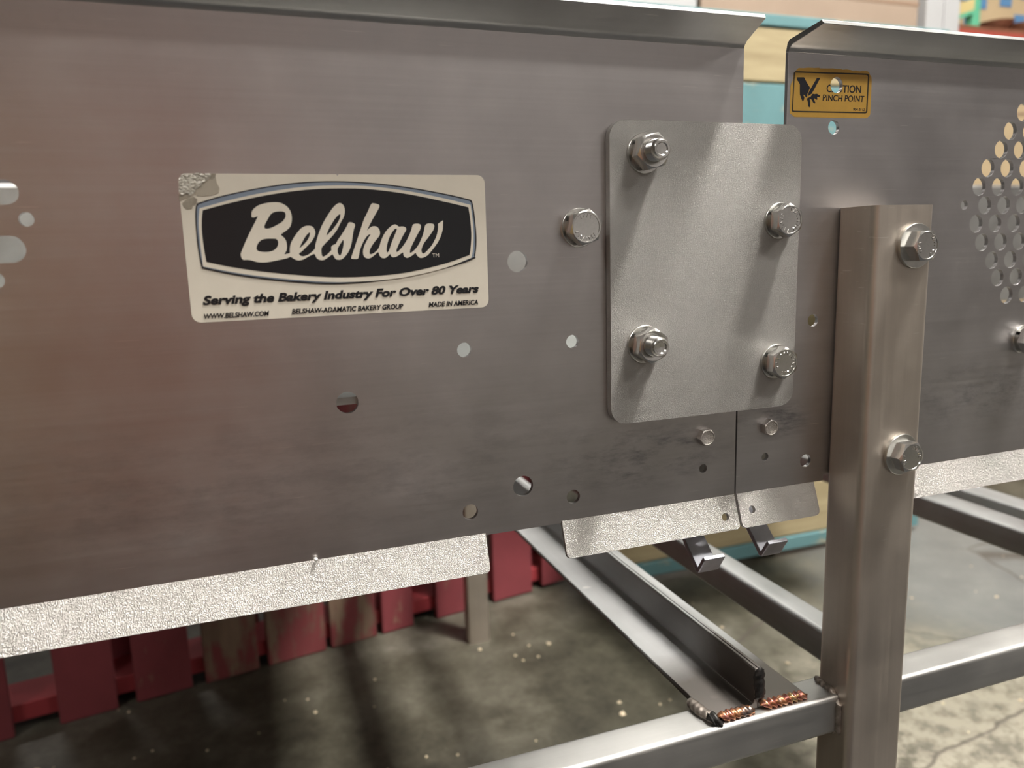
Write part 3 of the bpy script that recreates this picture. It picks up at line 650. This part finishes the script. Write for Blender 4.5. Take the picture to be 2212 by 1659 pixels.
# peeled corner: crumpled film and adhesive residue
def crumple(name, poly, amp, n, mat, parent):
    xs = [p[0] for p in poly]; zs = [p[1] for p in poly]
    me = curve_mesh([poly], 0)
    bm = bmesh.new(); bm.from_mesh(me); bmesh.ops.triangulate(bm, faces=bm.faces)
    for _ in range(n): bmesh.ops.subdivide_edges(bm, edges=[e for e in bm.edges if e.calc_length() > .0012], cuts=1); bmesh.ops.triangulate(bm, faces=bm.faces)
    for v in bm.verts: v.co = (v.co.x, -.0004-random.random()*amp, v.co.y)
    bm.to_mesh(me); bm.free(); return put(name, me, mat, parent)
def F6(p): return [xz(370+x/4.484, 350+y/4.484, -.0004) for x, y in p]
sheet('adhesive_patch', F6([(385, 112), (432, 112), (428, 140), (440, 200), (468, 255), (455, 300), (400, 320), (330, 330), (250, 330), (225, 290), (290, 215), (370, 155)]), [], -.00042, .0001, plain('tan_adhesive_film', (.50, .45, .37), .45, 0, .08, 120), logo)
sheet('adhesive_patch', F6([(105, 400), (150, 355), (215, 335), (252, 360), (245, 400), (205, 425), (200, 452), (150, 458), (120, 435)]), [], -.00044, .0001, M['glue'], logo)
sheet('adhesive_patch', F6([(370, 140), (400, 115), (432, 118), (425, 150), (395, 172), (372, 165)]), [], -.00048, .0001, M['glue'], logo)
sheet('adhesive_patch', F6([(74, 320), (130, 285), (190, 330), (140, 350), (78, 380)]), [], -.00044, .0001, M['glue'], logo)
crumple('crumpled_corner', F6([(72, 170), (88, 130), (118, 112), (200, 118), (250, 105), (300, 112), (385, 106), (380, 145), (350, 175), (310, 200), (280, 235), (235, 270), (220, 300), (185, 325), (150, 300), (110, 320), (74, 300)]), .0007, 5, M['foil'], logo)

# ------------------------------------------------------------------ caution sticker
def cs(pts): return [xz(1690+x/9.219, 130+y/9.219, -.0002) for x, y in pts]
ca = thing('caution_sticker', (xz(1800, 250)[0], -.0002, xz(1800, 250)[1]), 'yellow caution pinch point sticker with black hand symbol', 'sticker')
jag = [(270, 210), (300, 175), (330, 152), (420, 156), (520, 146), (640, 152), (740, 148), (752, 160), (900, 162), (1010, 160), (1090, 172), (1180, 176), (1200, 188), (1290, 182), (1370, 196), (1400, 212), (1460, 205), (1540, 222), (1600, 212), (1690, 216), (1730, 240), (1745, 285), (1775, 330), (1782, 420), (1770, 700), (1752, 1075), (1735, 1110), (1680, 1155), (1000, 1145), (240, 1130), (205, 1095), (155, 1060), (150, 1000), (165, 620), (163, 520), (185, 440), (205, 420), (240, 240)]
hc = at(1807, 184, 0); hr_ = (at(1807, 167, 0).z-at(1807, 201, 0).z)/2+.0002
sheet('sticker_base', cs(jag), [circle(hc.x, hc.z, hr_, 32)], -.00012, .00012, M['yellow'], ca)
sheet('border', cs([(272, 218), (1690, 268), (1718, 280), (1731, 315), (1692, 1025), (1682, 1048), (1655, 1060), (225, 1032), (198, 1022), (190, 995), (232, 258), (245, 228)]), [cs([(262, 246), (1675, 295), (1698, 305), (1706, 330), (1668, 1012), (1660, 1028), (1640, 1034), (235, 1006), (217, 999), (213, 980), (250, 270), (254, 252)])], -.0002, .00008, M['olive'], ca)
sheet('hand_symbol', cs([(295, 340), (432, 340), (470, 410), (520, 500), (553, 545), (530, 600), (503, 660), (490, 742), (470, 735), (448, 700), (425, 685), (420, 705), (440, 740), (430, 790), (410, 825), (390, 790), (370, 730), (352, 690), (350, 600), (352, 480), (325, 430), (298, 395)]), [], -.0002, .00008, M['navy'], ca)
sheet('finger_symbol', cs([(490, 762), (520, 745), (562, 728), (590, 690), (605, 668), (640, 675), (690, 668), (722, 690), (755, 708), (735, 738), (705, 725), (690, 745), (705, 778), (680, 787), (645, 758), (628, 768), (648, 825), (662, 850), (645, 862), (620, 850), (590, 790), (560, 765), (542, 765), (556, 820), (556, 915), (538, 942), (515, 905), (508, 830)]), [], -.0002, .00008, M['navy'], ca)
sheet('blade_symbol', cs([(690, 352), (758, 350), (640, 570), (585, 668), (515, 712), (522, 650), (555, 585), (620, 475)]), [], -.0002, .00008, M['navy'], ca)
def cline(name, body, pa, pb_, cap, **k):
    a, b, t = cs([pa, pb_, (pa[0], pa[1]-cap)])
    return text(name, body, a[0], a[0]+math.hypot(b[0]-a[0], b[1]-a[1]), a[1], t[1]-a[1], -.0002, M['navy'], ca, rot=math.atan2(b[1]-a[1], b[0]-a[0]), thick=.00008, **k)
cline('caution_lettering', 'CAUTION', (880, 632), (1568, 652), 148, shear=.05, offset=.018, cut=(hc.x, hc.z, hr_))
cline('pinch_point_lettering', 'PINCH POINT', (803, 805), (1630, 832), 122, shear=.08, offset=.012)
cline('number_lettering', '904-0112', (1412, 1003), (1640, 1015), 52, shear=.15, offset=.012)

# ------------------------------------------------------------------ red pallet standing on its side, far behind
P0 = Vector((-.359, 1.021, FZ)); pa_ = math.radians(9.8); PU = Vector((math.cos(pa_), math.sin(pa_), 0)); PN = Vector((math.sin(pa_), -math.cos(pa_), 0))
rp = thing('red_pallet', P0+PU*.45, 'old red painted pallet standing on edge beneath the conveyor', 'pallet')
def pxf(p): return P0+PU*p[0]-PN*p[1]+Vector((0, 0, p[2]))    # local: along, back, up
def pbox(name, s0, s1, d0, d1, h0, h1, mat):
    v = [pxf((x, y, z)) for x in (s0, s1) for y in (d0, d1) for z in (h0, h1)]
    f = [(0, 1, 3, 2), (4, 6, 7, 5), (0, 4, 5, 1), (2, 3, 7, 6), (0, 2, 6, 4), (1, 5, 7, 3)]
    return put(name, pydata(v, f), mat, rp, None, .002)
slats = [(-.420, -.330, .0), (-.300, -.215, .0), (-.166, -.068, .0), (0, .092, .0), (.122, .218, .001), (.242, .341, .0), (.359, .475, -.0), (.486, .584, .0), (.597, .668, .0), (.723, .800, .0), (.867, .970, .002), (.998, 1.060, .008)]
for i, (s0, s1, h) in enumerate(slats):
    pbox('slat', s0, s1, 0, .016, max(0, h)+.001, .58, M['red_worn'] if i in (5, 6, 7) else M['red'])
for k, (h0, h1) in enumerate(((.018, .050), (.30, .34), (.54, .58))):
    pbox('stringer', -.42, 1.06, .017, .105, h0, h1, M['red_bright'])
for i, s in enumerate((-.40, -.25, -.05, .08, .28, .40, .53, .66, .80, .92, 1.02)):
    if i % 3 == 2: continue
    pbox('back_slat', s, s+.085, .107, .122, .001, .58, M['red'])

# ------------------------------------------------------------------ pine and teal crate wall behind the right section
CYF = 1.13
cr = thing('wooden_crate', (1.22, CYF+.02, FZ), 'tall pine crate side with teal painted boards behind the panel gap', 'crate')
rows = [(-.785, -.750, 'teal', .006), (-.748, -.612, 'pine', 0), (-.608, -.500, 'teal', 0), (-.496, -.36, 'pine', 0), (-.355, -.22, 'teal', 0), (-.215, -.07, 'pine', 0), (-.065, .07, 'teal', 0), (.075, .215, 'pine', 0), (.220, .362, 'teal', 0), (.366, .484, 'pine', 0), (.486, .512, 'teal', .004)]
for z0_, z1_, m_, o_ in rows:
    box('plank', .735, 1.725, CYF-o_, CYF+.02, z0_, z1_, M[m_], cr, .003)
for x in (.76, 1.20, 1.64):
    box('batten', x, x+.07, CYF+.021, CYF+.10, FZ+.001, .50, M['pine'], cr, .003)

# ------------------------------------------------------------------ cartons and rack beyond
def carton(name, x0, x1, y0, y1, z0, z1, mat, label):
    t = thing(name, ((x0+x1)/2, (y0+y1)/2, z0), label, 'box', 'cartons beyond the machine')
    box('carton_body', x0, x1, y0, y1, z0, z1, mat, t, .006)
    box('carton_seam', x0-.001, x1+.001, y0-.0015, y0-.0002, z1-.052, z1-.040, M['tape'], t)
    return t
carton('cardboard_carton', 1.575, 2.545, 2.0, 2.7, FZ, .93, M['carton'], 'large tan cardboard carton towering behind the panel gap')
carton('white_carton', 1.15, 1.560, 2.0, 2.6, FZ, 1.02, M['white_paint'], 'white carton beside the tan one, above the top flange')
up = thing('rack_upright', (2.61, 2.02, FZ), 'white painted steel upright beside the tan carton', 'post')
box('column', 2.565, 2.652, 1.98, 2.06, FZ, 1.6, M['white_paint'], up, .004)
box('foot_plate', 2.55, 2.69, 1.94, 2.10, FZ, FZ+.008, M['white_paint'], up, .002)
box('rack_arm', 2.58, 2.64, 2.061, 2.60, 1.2, 1.26, M['white_paint'], up, .004)
rk = thing('storage_rack', (3.4, 2.3, FZ), 'red beamed storage rack at the far right edge', 'rack')
box('beam', 2.70, 4.4, 2.10, 2.16, .765, .848, M['red_beam'], rk, .004)
box('beam', 2.70, 4.4, 2.80, 2.86, .765, .848, M['red_beam'], rk, .004)
box('deck', 2.70, 4.4, 2.161, 2.799, .868, .884, M['brown'], rk)
for x in (2.70, 4.32):
    for y in (2.10, 2.80): box('column', x, x+.08, y-.081, y-.001, FZ, 1.7, M['white_paint'] if x < 3 else M['red_beam'], rk, .004)
b1 = carton('cardboard_carton', 3.20, 4.10, 2.45, 2.79, .885, 1.40, M['carton2'], 'tan carton with blue printed squares on the red rack')
for i, (x, z) in enumerate(((3.36, 1.06), (3.46, .96), (3.52, 1.08), (3.62, 1.00), (3.30, .98), (3.66, 1.12))):
    box('printed_square', x, x+.075, 2.447, 2.4485, z, z+.05, M['label_blue'], b1)
carton('cardboard_carton', 2.79, 3.75, 2.25, 2.75, FZ, .60, M['carton2'], 'pale tan carton on the floor below the rack, seen through the vent holes')
gs = thing('green_stand', (3.03, 2.26, .885), 'green framed stand with pale yellow board on the rack', 'stand')
box('post', 3.110, 3.152, 2.24, 2.28, .885, 1.30, M['green'], gs, .003)
box('post', 2.92, 2.94, 2.262, 2.282, .885, 1.30, M['white_paint'], gs, .003)
box('backboard', 2.941, 3.109, 2.262, 2.275, 1.02, 1.30, M['label_blue'], gs)
prism('board', [(2.925, .915), (3.109, .975), (3.109, 1.022), (2.925, .962)], 'Y', 2.235, 2.26, M['cream_yellow'], gs)
prism('board_edge', [(2.925, .898), (3.109, .958), (3.109, .9745), (2.925, .9145)], 'Y', 2.235, 2.26, M['green'], gs)
box('shelf', 2.941, 3.109, 2.262, 2.40, .886, .905, M['cream_yellow'], gs)
for i, (x, lab) in enumerate(((3.245, 'brown pottery bowl on the rack next to the green stand'), (3.40, 'brown pottery bowl on the rack, nearer the picture edge'))):
    v, f = lathe([(.0001, 0), (.035, 0), (.042, .004), (.062, .025), (.074, .045), (.070, .045), (.056, .022), (.0001, .012)], 32)
    me = pydata([(a[0]+x, a[2]+2.24, -a[1]+.8842) for a in v], f)
    tag(put('bowl', me, M['brown'], None, 40), lab, 'bowl', 'bowls on the rack')

# ------------------------------------------------------------------ small things
bd = at(682, 1209, -.0012)
bm = bmesh.new(); bmesh.ops.create_icosphere(bm, subdivisions=3, radius=.0011)
for v in bm.verts: v.co = v.co*(1+.12*math.sin(v.co.x*3000)*math.cos(v.co.z*2500))
me = bpy.data.meshes.new('m'); bm.to_mesh(me); bm.free(); me.transform(Matrix.Translation((bd.x, -.0018, bd.z+.0004)))
tag(put('foam_bead', me, M['white_bead'], None, 60), 'tiny white foam bead stuck on the lower fold', 'bead')
v, f = [], []
for i in range(150):
    x, y = random.uniform(-.6, 2.3), random.uniform(.25, 1.05); s = random.choice((.0015, .002, .002, .003, .0045))
    b0 = len(v); 
    for k in range(8):
        v.append((x+((k & 1)*2-1)*s*random.uniform(.5, 1.2), y+((k >> 1 & 1)*2-1)*s*random.uniform(.5, 1.2), FZ+.0004+(k >> 2)*s*random.uniform(.4, .9)))
    f += [tuple(b0+q for q in t_) for t_ in ((0, 2, 3, 1), (4, 5, 7, 6), (0, 1, 5, 4), (2, 6, 7, 3), (0, 4, 6, 2), (1, 3, 7, 5))]
tag(put('floor_crumbs', pydata(v, f), M['debris']), 'pale crumbs and chips scattered over the concrete floor', 'debris', kind='stuff')

# ------------------------------------------------------------------ unseen mat and cartons added on the photographer's side, for reflections in the steel
tag(sheet('reflection_mat', rrect(-1.7, 2.6, .10, 1.68, .05), [], 0, .010, plain('black_rubber', (.018, .018, .019), .75, 0, .2, 60, .3)), 'added black floor mat darkening the reflections low on the panels', 'mat')  # dark mat added to darken what the lower panel mirrors
mo = bpy.data.objects['reflection_mat']; mo.rotation_euler = (math.radians(90), 0, 0); mo.location = (.3, -.24, FZ+.0102)
for j, (x0, x1, y0, z0_, z1_, mt, lab) in enumerate(((-1.55, -.72, -2.6, FZ, -.15, (.43, .32, .15), 'added brown carton behind the photographer for reflections, bottom of its stack'), (-1.50, -.70, -2.58, -.148, .42, (.50, .375, .18), 'added brown carton behind the photographer for reflections, on top of its stack'),
                                               (-.66, .10, -2.62, FZ, .05, (.38, .20, .155), 'added reddish brown carton behind the photographer for reflections, beside the stack'), (-.62, .05, -2.6, .052, .46, (.46, .25, .20), 'added reddish brown carton behind the photographer for reflections, on top of another'))):
    t = thing('cardboard_carton', ((x0+x1)/2, y0+.35, z0_), lab, 'box', 'added cartons behind the photographer')  # unseen, added to tint the panel's reflections brown and reddish
    box('carton_body', x0, x1, y0, y0+.7, z0_, z1_, plain('reflection_carton_%d' % j, mt, .8, 0, .06, 5, .2), t, .006)
    box('carton_seam', (x0+x1)/2-.03, (x0+x1)/2+.03, y0+.7002, y0+.7015, z0_+.002, z1_-.002, M['tape'], t)
